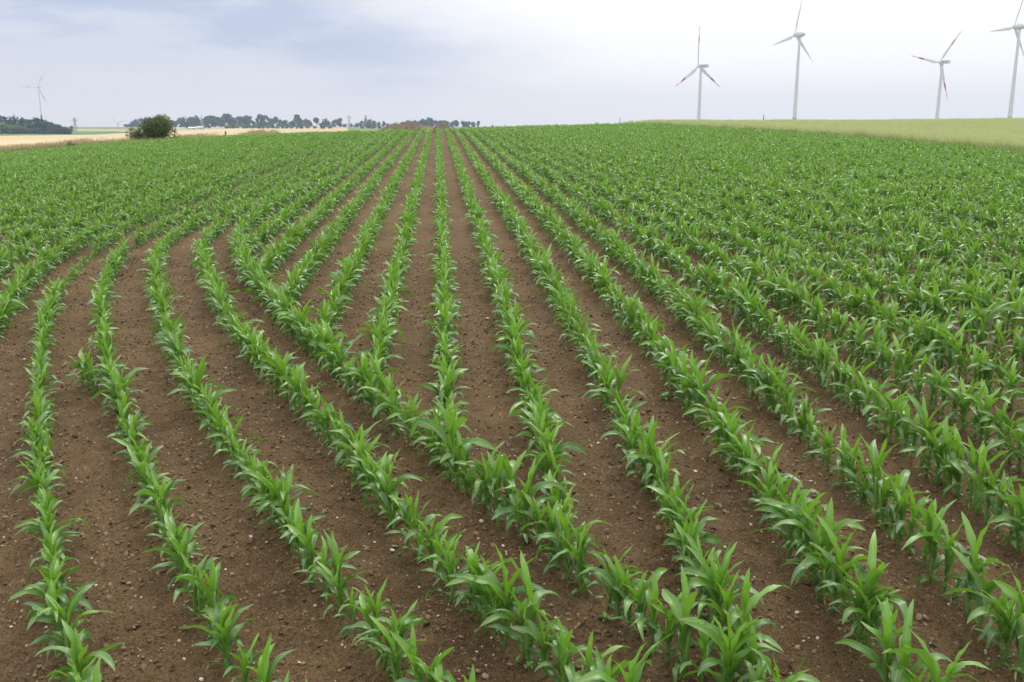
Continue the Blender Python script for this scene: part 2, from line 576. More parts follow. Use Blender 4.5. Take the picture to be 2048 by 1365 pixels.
def maize_parts(seed):
    rs = np.random.default_rng(seed)
    parts = []
    n = int(rs.integers(9, 11))
    ht = .285 * rs.uniform(.88, 1.12)
    lean = rs.normal(0, .02, 2)
    st = MB()
    zs = np.linspace(-.03, ht, 6)
    st.tube([(lean[0] * max(z, 0) / ht, lean[1] * max(z, 0) / ht, z) for z in zs], [.0125, .0125, .012, .011, .010, .006], 7, y=[.1] * 7 + [.1] * 7 + [.3] * 7 + [.5] * 7 + [.7] * 7 + [.9] * 7)
    parts.append(('stalk', st.v, st.f, st.uv, st.y, 1))
    az0 = rs.random() * 6.283
    for i in range(n):
        f = i / (n - 1)
        azi = az0 + math.pi * i + rs.normal(0, .42)
        a = .025 + (ht - .05) * f ** 1.05
        L = .385 * (.32 + .68 * math.sin(min(1, f / .66) * math.pi / 2)) * (1 - .34 * max(0, f - .62) / .38) * rs.uniform(.72, 1.16)
        W = .073 * (.40 + .58 * math.sin(min(1, f / .66) * math.pi / 2)) * (1 - .35 * max(0, f - .7) / .3) * rs.uniform(.88, 1.15)
        e0 = R(50 + 34 * f + rs.normal(0, 11))
        bend = R((128 - 40 * f) if f < .66 else (90 - 200 * (f - .66))) * rs.uniform(.55, 1.30)
        tw = rs.normal(0, 1.25) if f < .85 else rs.normal(0, .25)
        fold = .5 + .7 * f ** 3
        yg = .0 + .22 * f + (.75 * max(0, (f - .55) / .45))
        v, fc, uv = leaf_geo(rs, a, azi, L, W, min(e0, R(86)), max(bend, R(12)), tw, fold, yg)
        yv = [yg + .25 * (1 - t[1]) * f for t in uv]
        parts.append(('leaf', v, fc, uv, yv, 0))
    if rs.random() < .55:      # a withered first leaf at the foot
        v, fc, uv = leaf_geo(rs, .02, az0 + 1.4, .13, .012, R(35), R(150), 1.5, .9, -1, 6, .002)
        parts.append(('leaf', v, fc, uv, [-1.0] * len(v), 0))
    return parts


NV = 30
part_meshes, whole_meshes = [], []
for k in range(NV):
    pr = maize_parts(100 + k)
    lst = []
    wb = MB()
    for nm, v, f, uv, yv, mi in pr:
        lst.append((nm, mesh('maize_' + nm, v, f, M['leaf'] if mi == 0 else M['stalk'], True, None, uv, yv)))
        wb.add(v, f, mi, uv, yv)
    part_meshes.append(lst)
    whole_meshes.append(wb.mesh('maize_plant_whole', [M['leaf'], M['stalk']]))

HEAD = {
 'F': [(-8.9, 22.3), (-8.226, 19.297), (-7.957, 17.957), (-7.682, 16.999), (-7.331, 15.698), (-7.006, 14.662), (-6.648, 13.642), (-5.902, 11.755), (-5.37, 10.541), (-4.824, 9.381), (-4.531, 8.742), (-4.136, 7.93), (-3.745, 7.115), (-3.423, 6.497), (-3.15, 6.025), (-2.945, 5.634), (-2.738, 5.227), (-2.569, 4.916), (-2.371, 4.592), (-2.201, 4.325), (-2.036, 4.084), (-1.6, 3.3)],
 'E': [(-7.95, 22.9), (-7.80, 21.3), (-7.685, 19.979), (-7.418, 18.281), (-6.9, 16.5), (-6.353, 14.673), (-5.75, 13.138), (-5.111, 11.623), (-4.608, 10.428), (-4.152, 9.457), (-3.575, 8.364), (-3.237, 7.727), (-2.955, 7.181), (-2.671, 6.661), (-2.436, 6.218), (-2.217, 5.802), (-2.038, 5.478), (-1.857, 5.18), (-1.706, 4.916), (-1.551, 4.685), (-1.379, 4.448), (-1.209, 4.232), (-1.037, 4.017), (-.5, 3.3)],
 'D': [(-7.3, 23.2), (-7.22, 21.8), (-7.03, 20.0), (-6.762, 18.341), (-6.185, 16.409), (-5.721, 15.109), (-5.036, 13.327), (-4.394, 11.759), (-3.873, 10.528), (-3.398, 9.531), (-2.947, 8.634), (-2.573, 7.894), (-2.241, 7.27), (-1.913, 6.735), (-1.69, 6.353), (-1.481, 5.975), (-1.295, 5.639), (-1.111, 5.336), (-0.911, 5.037), (-0.764, 4.814), (-0.597, 4.566), (-0.415, 4.301), (-0.225, 4.028), (.35, 3.3)],
 'C': [(-6.66, 23.4), (-6.54, 21.9), (-6.3, 20.2), (-5.923, 18.237), (-5.383, 16.411), (-4.768, 14.688), (-4.079, 12.946), (-3.457, 11.449), (-2.924, 10.329), (-2.484, 9.45), (-2.055, 8.665), (-1.691, 8.016), (-1.357, 7.393), (-1.108, 6.889), (-0.946, 6.533), (-0.783, 6.157), (-0.579, 5.78), (-0.421, 5.524), (-0.247, 5.194), (-0.107, 5.044), (0.011, 4.854), (0.125, 4.681), (0.289, 4.444), (0.461, 4.21), (0.631, 3.996), (1.2, 3.3)],
 'B': [(-5.95, 23.2), (-5.82, 21.2), (-5.626, 19.559), (-5.247, 18.099), (-4.693, 16.376), (-4.132, 14.772), (-3.473, 13.129), (-2.935, 11.937), (-2.392, 10.782), (-1.957, 9.821), (-1.542, 9.052), (-1.217, 8.399), (-0.872, 7.81), (-0.581, 7.298), (-0.337, 6.804), (-0.025, 6.33), (0.171, 5.938), (0.357, 5.616), (0.53, 5.371), (0.669, 5.119), (0.795, 4.889), (0.927, 4.69), (1.061, 4.48), (1.196, 4.279), (1.373, 4.024), (1.95, 3.2)],
 'G': [(-9.25, 22.5), (-8.95, 20.6), (-8.706, 19.123), (-8.5, 18.005), (-8.2, 16.652), (-7.8, 15.391), (-7.186, 13.529), (-6.562, 11.934), (-6.15, 10.5), (-5.7, 9.1), (-5.15, 7.7), (-4.6, 6.4), (-4.0, 5.2), (-3.4, 4.0)],
}
OFFS = {'B': -4.2, 'C': -4.88, 'D': -5.54, 'E': -6.22, 'F': -7.05, 'G': -7.65}


def densify(pts, step=.05):
    P = np.array(pts, float)
    for _ in range(3):          # Chaikin
        a, b = P[:-1], P[1:]
        P = np.concatenate([P[:1], np.stack([.75 * a + .25 * b, .25 * a + .75 * b], 1).reshape(-1, 2), P[-1:]])
    d = np.r_[0, np.cumsum(np.hypot(*np.diff(P, axis=0).T))]
    s = np.arange(0, d[-1], step)
    return np.stack([np.interp(s, d, P[:, 0]), np.interp(s, d, P[:, 1])], 1)


def smooth_line(P, k=25):
    ker = np.ones(k) / k
    Q_ = np.pad(P, ((k // 2, k // 2), (0, 0)), mode='edge')
    return np.stack([np.convolve(Q_[:, i], ker, 'valid') for i in (0, 1)], 1)


lines = []     # (key, polyline ordered from near to far, plant scale)
for key, pts in HEAD.items():
    off = OFFS[key]
    full = [(off + RD * 112, 112), (off + RD * 60, 60), (off + RD * 30, 30), (off + RD * 26, 26)] + pts
    P = densify(full[::-1])
    P[:] = smooth_line(P, 21)
    lines.append((key, P, {'F': .79, 'E': .82, 'D': .85, 'C': .92, 'B': 1.02, 'G': .98}[key]))
GP = [l for l in lines if l[0] == 'G'][0][1]
for n in range(1, 75):         # rows left of G, parallel to it
    T = np.gradient(GP, axis=0)
    T /= np.hypot(*T.T)[:, None]
    Nn = np.stack([-T[:, 1], T[:, 0]], 1)
    P = GP + Nn * (.70 * n)
    lines.append(('L%d' % n, P, .95))
BP = [l for l in lines if l[0] == 'B'][0][1]
for k in range(-5, 43):        # straight rows
    off = .05 + (.765 * k if k >= 0 else .715 * k)
    ys = np.arange(2.2, 122, .05)
    P = np.stack([off + RD * ys, ys], 1)
    if k <= 2:                 # stops where it meets the slanting headland row
        xb = np.interp(ys, BP[:, 1], BP[:, 0])
        ok = P[:, 0] - xb > .10
        st_ = np.argmax(ok) if ok.any() else 0
        last_bad = np.where(~ok & (ys < 24))[0]
        st_ = last_bad[-1] + 1 if len(last_bad) else 0
        P = P[st_:]
    lines.append(('A%d' % k, P, .98 if k < 3 else 1.08))

plants = []
for key, P, sc in lines:
    d = np.r_[0, np.cumsum(np.hypot(*np.diff(P, axis=0).T))]
    s = random.uniform(0, .1)
    while s < d[-1]:
        x = float(np.interp(s, d, P[:, 0]))
        y = float(np.interp(s, d, P[:, 1]))
        s += max(.06, random.gauss(.120, .034))
        if random.random() < .025:
            s += .13
        if y > 118 or y < 2.0 or edge_dist(x, y) > -.3 or x - RD * y > wheat_edge(y) - .6:
            continue
        x += random.gauss(0, .018)
        y += random.gauss(0, .012)
        f_ = y * math.cos(TH) + 1.5 * math.sin(TH)
        if abs(x) / max(f_, 1) > .60 or y > 122:
            continue
        g = sc * random.gauss(1, .15)
        vig = .90 + .22 * float(vnoise(np.array(x * .8 + 50), np.array(y * .8 + 50)))
        g *= vig * (.90 if y < 14 else .93)
        if y > 14:
            g *= .88
        if key == 'F' and 14.1 < y < 18.2:           # the stunted stretch
            if random.random() < .35:
                continue
            g *= random.uniform(.45, .7)
        if key == 'E' and 17.9 < y < 19.0:
            continue
        if random.random() < .05:
            g *= .72
        plants.append([x, y, g, key, s])
for cx_, cy_, cg_ in ((-4.37, 9.46, .9), (-4.50, 9.62, .85), (-4.27, 9.33, .8)):   # volunteers beside the second row
    plants.append([cx_, cy_, cg_, 'E', 99])
print('plants', len(plants))
for p in plants:
    z = HR(p[0], p[1])
    pa = project(p[0], p[1], z)
    pt = project(p[0], p[1], z + .45 * p[2])
    p.append(z)
    p.append(pa[2])
    p.append(-60 < pa[0] < 2108 and pt[1] < 1365 - 14)
    p.append(pa[0])
cand = sorted([i for i, p in enumerate(plants) if p[7]], key=lambda i: plants[i][6])
near_set = set(cand[:300])

ORD = ['zeroth', 'first', 'second', 'third', 'fourth', 'fifth', 'sixth', 'seventh', 'eighth', 'ninth', 'tenth', 'eleventh', 'twelfth']


def ordinal(n):
    if n < len(ORD):
        return ORD[n]
    return '%d%s' % (n, 'th' if 10 <= n % 100 <= 20 else {1: 'st', 2: 'nd', 3: 'rd'}.get(n % 10, 'th'))


ROWN = {'F': 'the leftmost crop row', 'E': 'the second crop row from the left', 'D': 'the third crop row from the left',
        'C': 'the fourth crop row from the left', 'B': 'the long slanting row other rows run into',
        'A0': 'the straight row running to the brown mound', 'A1': 'the straight row right of the middle one',
        'A2': 'the second straight row right of the middle', 'A-1': 'the straight row left of the middle one',
        'A-2': 'the second straight row left of the middle', 'G': 'the curved row at the left border'}
for k in range(3, 14):
    ROWN['A%d' % k] = 'the %s straight row right of the middle' % ordinal(k)
byrow = {}
for i in near_set:
    byrow.setdefault(plants[i][3], []).append(i)
for key, ids in byrow.items():
    ids.sort(key=lambda i: plants[i][4])
    for j, i in enumerate(ids):
        x, y, g, key, s, z, depth, vis, px = plants[i]
        size = 'small' if g < .74 else ('tall' if g > 1.04 else 'green')
        root = bpy.data.objects.new('maize_plant', None)
        root.empty_display_size = .1
        root.location = (x, y, z)
        root.rotation_euler = (random.gauss(0, .06), random.gauss(0, .06), random.uniform(0, 6.283))
        gz = g * random.uniform(.93, 1.08)
        root.scale = (g, g, gz)
        COL.objects.link(root)
        tag(root, '%s maize plant, %s up %s' % (size, ordinal(j + 1), ROWN.get(key, 'a far row')), 'maize plant', 'young maize plants in curving rows')
        for nm, me in part_meshes[random.randrange(NV)]:
            obj(nm, me, root)
far_pl = [p for i, p in enumerate(plants) if i not in near_set]
n = len(far_pl)
arr = np.array([[p[0], p[1], p[5]] for p in far_pl])
rot = np.stack([rng.normal(0, .06, n), rng.normal(0, .06, n), rng.uniform(0, 6.283, n)], 1)
scl = np.array([p[2] for p in far_pl])
scl = np.stack([scl, scl, scl * rng.uniform(.93, 1.08, n)], 1)
scatter('maize_rows', arr, whole_meshes, rot, scl, rng.integers(0, NV, n), 'green maize crop in rows running to the crest of the field', 'maize crop')

# ------------------------------------------------------------------ clods, pebbles, straw on the soil
def lump(seed, sq=.7, amp=.25, sub=1):
    rs = np.random.default_rng(seed)
    import bmesh
    bm = bmesh.new()
    bmesh.ops.create_icosphere(bm, subdivisions=sub, radius=1)
    v = [np.array(q.co) for q in bm.verts]
    f = [[k.index for k in q.verts] for q in bm.faces]
    bm.free()
    ax = rs.uniform(.7, 1.2, 3) * (1, 1, sq)
    v = [q * ax * (1 + rs.uniform(-amp, amp)) for q in v]
    return v, f


def pebble_material(name, a, b_):
    m, t, out = material(name)
    rnd = t.n('ShaderNodeObjectInfo').outputs['Random']
    p = t.n('ShaderNodeTexCoord').outputs['Object']
    c = t.mix(rnd, rgb(*a), rgb(*b_))
    c = t.mix(t.math('MULTIPLY', t.sstep(t.noise(p, 2.5, 4), .45, .7), .5), c, rgb(a[0] * .6, a[1] * .52, a[2] * .45))
    b = t.n('ShaderNodeBsdfPrincipled', Base_Color=c, Roughness=.75)
    t.L.new(b.outputs[0], out.inputs[0])
    return m


M['pebble'] = pebble_material('pebble', (.30, .22, .16), (.62, .54, .45))
M['stone'] = pebble_material('limestone', (.52, .42, .33), (.72, .64, .56))
M['clod'] = pebble_material('soil_clod', (.09, .055, .027), (.27, .185, .105))


def sample_soil(n, ymin, ymax, wmax=.62):
    # even density over the ground in view
    y = np.sqrt(rng.uniform(ymin ** 2, ymax ** 2, n))
    x = rng.uniform(-wmax, wmax, n) * (y + .6)
    return x, y


def soil_scatter(name, n, ymin, ymax, meshes, smin, smax, label, cat, sink=.3, flat=False, pw=2.2):
    x, y = sample_soil(n, ymin, ymax)
    keep = (edge_dist(x, y) < -.5) & (x - RD * y < 32)
    # clustering
    keep &= rng.random(n) < .2 + 1.5 * vnoise(x * 1.7 + 17, y * 1.7) * vnoise(x * 5 + 7, y * 5)
    x, y = x[keep], y[keep]
    m = len(x)
    s = smin + (smax - smin) * rng.random(m) ** pw
    z = height(x, y) + relief(x, y) + s * (1 - sink) * .4
    rt = np.stack([rng.uniform(-.4, .4, m), rng.uniform(-.4, .4, m), rng.uniform(0, 6.28, m)], 1) if flat else rng.uniform(0, 6.28, (m, 3)) * (.15, .15, 1)
    scatter(name, np.stack([x, y, z], 1), meshes, rt, s, rng.integers(0, len(meshes), m), label, cat)


def lump_mesh(name, seed, mat, **k):
    v, f = lump(seed, **k)
    return mesh(name, v, f, mat, smooth=False)


clods = [lump_mesh('clod_shape', 900 + i, M['clod'], sq=.6, amp=.3) for i in range(6)]
pebs = [lump_mesh('pebble_shape', 940 + i, M['pebble'], sq=.5, amp=.22) for i in range(6)]
soil_scatter('soil_clods', 170000, 3.6, 18, clods, .003, .022, 'small crumbly clods lying on the brown soil', 'clods', pw=4.5)
soil_scatter('pebbles', 80000, 3.6, 26, pebs, .0025, .011, 'small pale pebbles strewn over the soil', 'pebbles', pw=2.6)
strs = []
for i in range(5):
    b = MB()
    L = random.uniform(.5, 1)
    b.tube([(-L, 0, 0), (0, random.uniform(-.15, .15), random.uniform(0, .1)), (L, random.uniform(-.3, .3), 0)], [.05, .07, .03], 4)
    strs.append(b.mesh('straw_shape', M['straw']))
soil_scatter('straw_litter', 20000, 3.6, 16, strs, .006, .028, 'short bits of dry straw lying on the soil', 'straw', flat=True, pw=2)

STONES = [(1.48, 7.24, 1.5), (0.58, 7.17, 1), (-0.06, 6.0, 1), (0.73, 6.55, .8), (1.45, 6.0, 1.3), (0.81, 4.94, .8), (0.26, 5.18, .9), (-3.51, 6.84, 1.4), (-2.67, 5.6, .9), (-1.83, 6.2, 1), (-2.31, 5.42, .7), (-3.01, 5.19, .9), (-1.7, 4.66, 1.3), (-1.84, 4.81, .9), (-3.38, 11.93, 2), (-3.66, 10.54, 1.6), (-3.15, 10.13, 1.3), (-5.69, 10.76, 1.5), (-3.4, 11.09, 1.2), (-1.27, 6.45, 1.0), (-1.38, 6.57, 1.7), (-0.22, 6.39, 1.7), (-0.04, 5.92, .9), (-0.81, 5.96, 1.5), (-1.21, 5.34, 1.2), (-0.12, 5.0, .9), (-0.2, 4.86, .8), (-1.19, 4.79, .9), (-0.95, 6.1, 1), (-0.32, 12.23, 3.0), (-0.3, 7.96, 1.4), (-0.04, 9.21, 1.4), (0.74, 7.76, 1.0), (1.34, 7.86, 1.3), (1.24, 8.6, 1.2), (0.68, 8.4, .9), (0.45, 9.86, .9), (-0.08, 7.55, 1.1), (1.71, 5.2, 1.2), (2.35, 7.04, 1.3), (3.19, 6.85, 1.2), (2.66, 5.29, .9), (1.75, 4.93, 1), (1.71, 6.34, 1.1)]
nearest_lines = [l for l in lines if l[0] in 'FEDCBG' or (l[0][0] == 'A' and -3 <= int(l[0][1:]) <= 8)]
SHORT = {'G': 'curved border row', 'F': 'leftmost row', 'E': 'second row', 'D': 'third row', 'C': 'fourth row', 'B': 'slanting row'}
strip = {}
for sx, sy, sz in STONES:
    ds = []
    for key, P, _ in nearest_lines:
        dd = np.hypot(P[:, 0] - sx, P[:, 1] - sy)
        ds.append((dd.min(), key))
    ds.sort()
    a, b_ = ds[0][1], ds[1][1]
    ks = sorted((a, b_), key=lambda k: (0, 'GFEDCB'.index(k)) if k in 'GFEDCB' else (1, int(k[1:])))
    strip.setdefault(tuple(ks), []).append((sy, sx, sz))


def short(k):
    if k in SHORT:
        return SHORT[k]
    i = int(k[1:])
    return 'middle straight row' if i == 0 else ('%s straight row %s of it' % (ordinal(abs(i)), 'right' if i > 0 else 'left'))


def strip_name(a, b_):
    if a in 'GFEDC' and b_ in 'FEDCB':
        return 'between the %s and the %s' % (SHORT[a], SHORT[b_])
    if a in 'GFEDCB':
        i = int(b_[1:])
        return 'in the wedge right of the slanting row, by straight row %s' % ('zero' if i == 0 else ordinal(abs(i)))
    i, j = int(a[1:]), int(b_[1:])
    if i == 0:
        return 'just right of the middle straight row'
    if j == 0:
        return 'just left of the middle straight row'
    return 'just right of the %s straight row from the middle' % ordinal(abs(i)) if i > 0 else 'just left of the %s straight row from the middle' % ordinal(abs(j))


WEDGE = {}
stone_m = []
for i in range(8):
    v, f = lump(960 + i, sq=.55, amp=.16, sub=2)
    stone_m.append(mesh('stone_shape', v, f, M['stone'], smooth=False))
for (a, b_), lst in strip.items():
    lst.sort()
    for j, (sy, sx, sz) in enumerate(lst):
        r_ = .0125 * sz
        o = obj('stone', stone_m[random.randrange(8)], None, (sx, sy, HR(sx, sy) + r_ * .22), (random.uniform(-.3, .3), random.uniform(-.3, .3), random.uniform(0, 6.28)), r_)
        nm = 'pale stone, %s nearest %s' % (ordinal(j + 1), strip_name(a, b_)) if a not in 'B' else None
        if nm is None:
            WEDGE[o] = (sy, sx)
        else:
            tag(o, nm, 'stone', 'pale stones on the brown soil')
for j, (o, _) in enumerate(sorted(WEDGE.items(), key=lambda k: k[1])):
    tag(o, 'pale stone, %s nearest one beside the long slanting maize row' % ordinal(j + 1), 'stone', 'pale stones on the brown soil')

# weed seedlings: a stem with a few roundish leaves
def weed(loc, label, n, s):
    root = bpy.data.objects.new('weed_seedling', None)
    root.location = (loc[0], loc[1], HR(*loc[:2]))
    root.rotation_euler = (0, 0, random.uniform(0, 6))
    root.scale = (s, s, s)
    COL.objects.link(root)
    tag(root, label, 'weed', 'weed seedlings on the soil')
    b = MB()
    b.tube([(0, 0, -.01), (.004, 0, .02), (.008, .004, .045)], [.002, .0018, .0015], 5, y=.6)
    obj('stem', b.mesh('weed_stem', M['stalk']), root)
    for i in range(n):
        a = i * 2.4 + random.uniform(-.4, .4)
        h = .012 + .033 * i / n
        L = random.uniform(.035, .06)
        vs, uv = [], []
        for t in np.linspace(0, 1, 6):
            wd = .018 * math.sin(min(1, .12 + t) * math.pi * .93)
            c = np.array([math.cos(a) * L * t, math.sin(a) * L * t, h + .02 * math.sin(t * 2.6)])
            sd = np.array([-math.sin(a), math.cos(a), 0])
            for u in (-1, 0, 1):
                vs.append(c + sd * wd * u + (0, 0, abs(u) * .004))
                uv.append((u, t))
        fs = [(k * 3 + e, k * 3 + e + 1, k * 3 + e + 4, k * 3 + e + 3) for k in range(5) for e in (0, 1)]
        obj('leaf', mesh('weed_leaf', vs, fs, M['leaf'], True, None, uv, [.45] * len(vs)), root)


weed((.55, 5.13), 'small broad-leaved weed seedling beside the long slanting maize row', 5, .8)
weed((.09, 4.67), 'low weed seedling at the foot of the fourth maize row', 6, .8)
weed((.16, 4.72), 'tiny pale weed seedling next to another low weed seedling', 5, .6)
weed((1.49, 8.93), 'broad green weed seedling alone between two straight maize rows', 7, 1.3)

# ------------------------------------------------------------------ grasses
def tuft(seed, n, rad, h, wd, mat, ear=0.0, lean=.25, yr=(0, 1)):
    rs = np.random.default_rng(seed)
    b = MB()
    for i in range(n):
        a, r_ = rs.uniform(0, 6.28), rad * math.sqrt(rs.random())
        x, y = math.cos(a) * r_, math.sin(a) * r_
        hh = h * rs.uniform(.7, 1.1)
        l = rs.uniform(0, lean) * hh
        ba = rs.uniform(0, 6.28)
        fa = rs.uniform(0, 3.14)
        sx, sy = math.cos(fa) * wd, math.sin(fa) * wd
        dx, dy = math.cos(ba) * l, math.sin(ba) * l
        yv = rs.uniform(*yr)
        v = [(x - sx, y - sy, 0), (x + sx, y + sy, 0), (x + dx * .4 + sx * .8, y + dy * .4 + sy * .8, hh * .6), (x + dx * .4 - sx * .8, y + dy * .4 - sy * .8, hh * .6), (x + dx, y + dy, hh)]
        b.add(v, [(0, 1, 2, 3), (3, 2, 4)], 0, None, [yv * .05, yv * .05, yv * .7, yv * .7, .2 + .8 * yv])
        if ear:
            e = ear
            ex, ey = x + dx, y + dy
            b.add([(ex - sx * 2.2, ey - sy * 2.2, hh - e), (ex + sx * 2.2, ey + sy * 2.2, hh - e), (ex + dx * .2, ey + dy * .2, hh + e * .6)], [(0, 1, 2)], 0, None, 1.0)
    return b.mesh('tuft_shape', mat, smooth=False)


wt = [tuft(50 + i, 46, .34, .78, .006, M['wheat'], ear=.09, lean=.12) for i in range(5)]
npt = 42000
x = rng.uniform(10, 110, npt)
y = rng.uniform(35, 150, npt)
xp = x - RD * y
yc = np.interp(xp, [-60, 0, 24, 48, 77, 140], [76, 76, 98, 98, 112, 125]) + 24
k = (xp > wheat_edge(y)) & (y < yc) & (x / y < .64)
x, y = x[k], y[k]
m = len(x)
wscale = (.90 + .16 * vnoise(x * .35, y * .35)) * rng.uniform(.80, 1.06, m)
scatter('wheat_crop', np.stack([x, y, height(x, y)], 1), wt, np.stack([np.zeros(m), np.zeros(m), rng.uniform(0, 6.28, m)], 1), wscale, rng.integers(0, 5, m), 'pale yellow-green wheat standing on the slope at right', 'wheat')

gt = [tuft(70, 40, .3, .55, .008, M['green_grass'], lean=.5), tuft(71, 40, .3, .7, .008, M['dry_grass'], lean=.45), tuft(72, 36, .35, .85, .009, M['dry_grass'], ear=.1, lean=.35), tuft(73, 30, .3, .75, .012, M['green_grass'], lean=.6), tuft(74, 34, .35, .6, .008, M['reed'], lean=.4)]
npt = 9000
t_ = rng.uniform(20, 126, npt)
ex = np.interp(t_, EY, EX)
o_ = rng.uniform(.0, 8, npt)
x, y = ex - o_ / .85, t_
keep = (np.abs(x) / y < .66)
x, y, o_ = x[keep], y[keep], o_[keep]
m = len(x)
gi = np.where(vnoise(x * .23, y * .23) > .52, rng.choice([1, 2, 4, 1], m), rng.choice([0, 3, 1, 0], m))
scatter('margin_grass', np.stack([x, y, height(x, y)], 1), gt, np.stack([np.zeros(m), np.zeros(m), rng.uniform(0, 6.28, m)], 1), .7 + .55 * vnoise(x * .5, y * .5), gi, 'tall weedy grass along the left edge of the maize field', 'grass')

# mounds of dead stalks and straw behind the crest
def mound(name, label, cx, cy, lx, ly, hz, mat, tufts, n, seed):
    rs = np.random.default_rng(seed)
    root = bpy.data.objects.new(name, None)
    root.location = (cx, cy, H(cx, cy))
    COL.objects.link(root)
    tag(root, label, 'mound')
    nx, ny = 44, 12
    vs = []
    def top(u, v):
        e = max(0, 1 - (abs(u) ** 2.4)) * max(0, 1 - v * v)
        return hz * e ** .6 * (.72 + .5 * float(vnoise(np.array(u * 7 + seed), np.array(v * 2 + 5))))
    z0 = H(cx, cy)
    for j in range(ny + 1):
        for i in range(nx + 1):
            u, v = -1 + 2 * i / nx, -1 + 2 * j / ny
            X, Y = u * lx, v * ly
            vs.append((X, Y, H(cx + X, cy + Y) - z0 - .03 + top(u, v) + rs.normal(0, .02) * (abs(u) < .97)))
    fs = [(j * (nx + 1) + i, j * (nx + 1) + i + 1, (j + 1) * (nx + 1) + i + 1, (j + 1) * (nx + 1) + i) for j in range(ny) for i in range(nx)]
    obj('heap', mesh(name + '_heap', vs, fs, mat), root)
    b = MB()
    for _ in range(n):
        u, v = rs.uniform(-1, 1), rs.uniform(-1, 1)
        X, Y = u * lx, v * ly
        Z = H(cx + X, cy + Y) - z0 + top(u, v)
        hh = rs.uniform(.12, .42)
        a = rs.uniform(0, 6.28)
        l = rs.uniform(.05, .3)
        wd = .012
        b.add([(X - wd, Y, Z - .05), (X + wd, Y, Z - .05), (X + math.cos(a) * l, Y + math.sin(a) * l, Z + hh)], [(0, 1, 2)], 0, None, rs.random())
    o = obj('dead_stalks', b.mesh(name + '_stalks', tufts, False), root)
    o['kind'] = 'stuff'


M['mound_brown'] = simple('brown_heap', (.26, .215, .15), .95, .35, 2.5, bump=.1)
M['mound_straw'] = simple('straw_heap', (.42, .33, .20), .95, .25, 2.5, bump=.1)
mound('dry_mound', 'long mound of brown dead stalks on the crest behind the straight rows', -11.1, 98, 2.3, 1.8, .90, M['mound_brown'], M['reed'], 2600, 5)
mound('dry_mound', 'small brown heap of dead stalks at the far end of the middle row', -7.15, 99, .95, 1.2, .75, M['mound_brown'], M['reed'], 900, 9)
mound('straw_mound', 'low fringe of pale dry stalks joining the two brown heaps', -9.9, 100, 3.9, 1.6, .62, M['mound_straw'], M['dry_grass'], 1800, 15)
mound('straw_mound', 'low pale mound of dry grass on the crest left of the brown one', -26.4, 102, 2.7, 1.6, .75, M['mound_straw'], M['dry_grass'], 2200, 12)

# ------------------------------------------------------------------ bushes
def place(px, y, dz=-8):
    f = y * math.cos(TH) - dz * math.sin(TH)
    return (px - 1024) / F * f



def bush(loc, w_, h_, n, label, mat, seed, size=.11, lobes=9):
    rs = np.random.default_rng(seed)
    root = bpy.data.objects.new('bush', None)
    root.location = (loc[0], loc[1], H(*loc))
    COL.objects.link(root)
    tag(root, label, 'bush')
    L = []
    for i in range(lobes):
        a = rs.uniform(0, 6.28)
        r_ = rs.uniform(.1, .62)
        L.append((math.cos(a) * r_ * w_ / 2, math.sin(a) * r_ * w_ / 2, h_ * rs.uniform(.30, .74), w_ * rs.uniform(.16, .27)))
    b = MB()
    for i, (x0, y0, z0, r0) in enumerate(L):
        b.tube([(x0 * .1, y0 * .1, -.1), (x0 * .5, y0 * .5, z0 * .5), (x0, y0, z0 + r0 * .5)], [.05, .035, .012], 5)
        for k in range(4):
            d = rs.normal(0, 1, 3)
            d /= np.linalg.norm(d)
            d[2] = abs(d[2])
            b.tube([(x0, y0, z0 * .8), np.array((x0, y0, z0)) + d * r0 * .98], [.018, .005], 4)
    obj('branches', b.mesh('bush_branches', M['bark']), root)
    b = MB()
    for i in range(n):
        x0, y0, z0, r0 = L[rs.integers(lobes)]
        d = rs.normal(0, 1, 3)
        d /= np.linalg.norm(d)
        rad = r0 * rs.uniform(.55, 1.08) ** .7
        c = np.array((x0, y0, z0)) + d * rad * (1, 1, 1.05)
        if c[2] < .05:
            continue
        t1 = rs.normal(0, 1, 3)
        t1 /= np.linalg.norm(t1)
        t2 = np.cross(t1, rs.normal(0, 1, 3))
        t2 /= np.linalg.norm(t2)
        s = size * rs.uniform(.6, 1.3)
        b.add([c - t1 * s, c + t2 * s * .45, c + t1 * s, c - t2 * s * .45], [(0, 1, 2, 3)], 0, None, np.clip(rs.normal(.4, .25), 0, 1))
    o = obj('foliage', b.mesh('bush_foliage', mat, False), root)
    o['kind'] = 'stuff'


bush((place(328, 99), 99), 4.5, 2.75, 9000, 'dense round dark green bush standing alone on the left field edge', M['bush_leaf'], 21, .10, 14)
bush((place(290, 98), 98), 2.6, 1.75, 2600, 'smaller looser grey-green bush leaning beside the big round bush', M['bush_leaf'], 22, .09, 8)
bush((place(160, 87), 87), 1.1, .95, 500, 'little scraggly shrub in the weedy grass left of the bushes', M['bush_leaf'], 23, .07, 5)

# post at the field edge and two thin stakes on the crest
def post(x, y, h, wd, label, kind='post'):
    b = MB()
    b.tube([(0, 0, -.3), (0.01, 0, h * .5), (0, 0, h - .03), (0, 0, h)], [wd, wd, wd * .96, wd * .7], 8)
    o = obj('wooden_' + kind, b.mesh('post_shape', M['wood']), None, (x, y, H(x, y)))
    tag(o, label, kind)


post(place(460, 104), 104, 1.1, .09, 'short dark wooden post behind the maize by the pale field')
post(place(1236, 112), 112, 1.15, .03, 'thin dark stake on the skyline left of the turbines', 'stake')
post(place(1518, 113), 113, 1.35, .05, 'thin dark stake above the wheat between two turbines', 'stake')


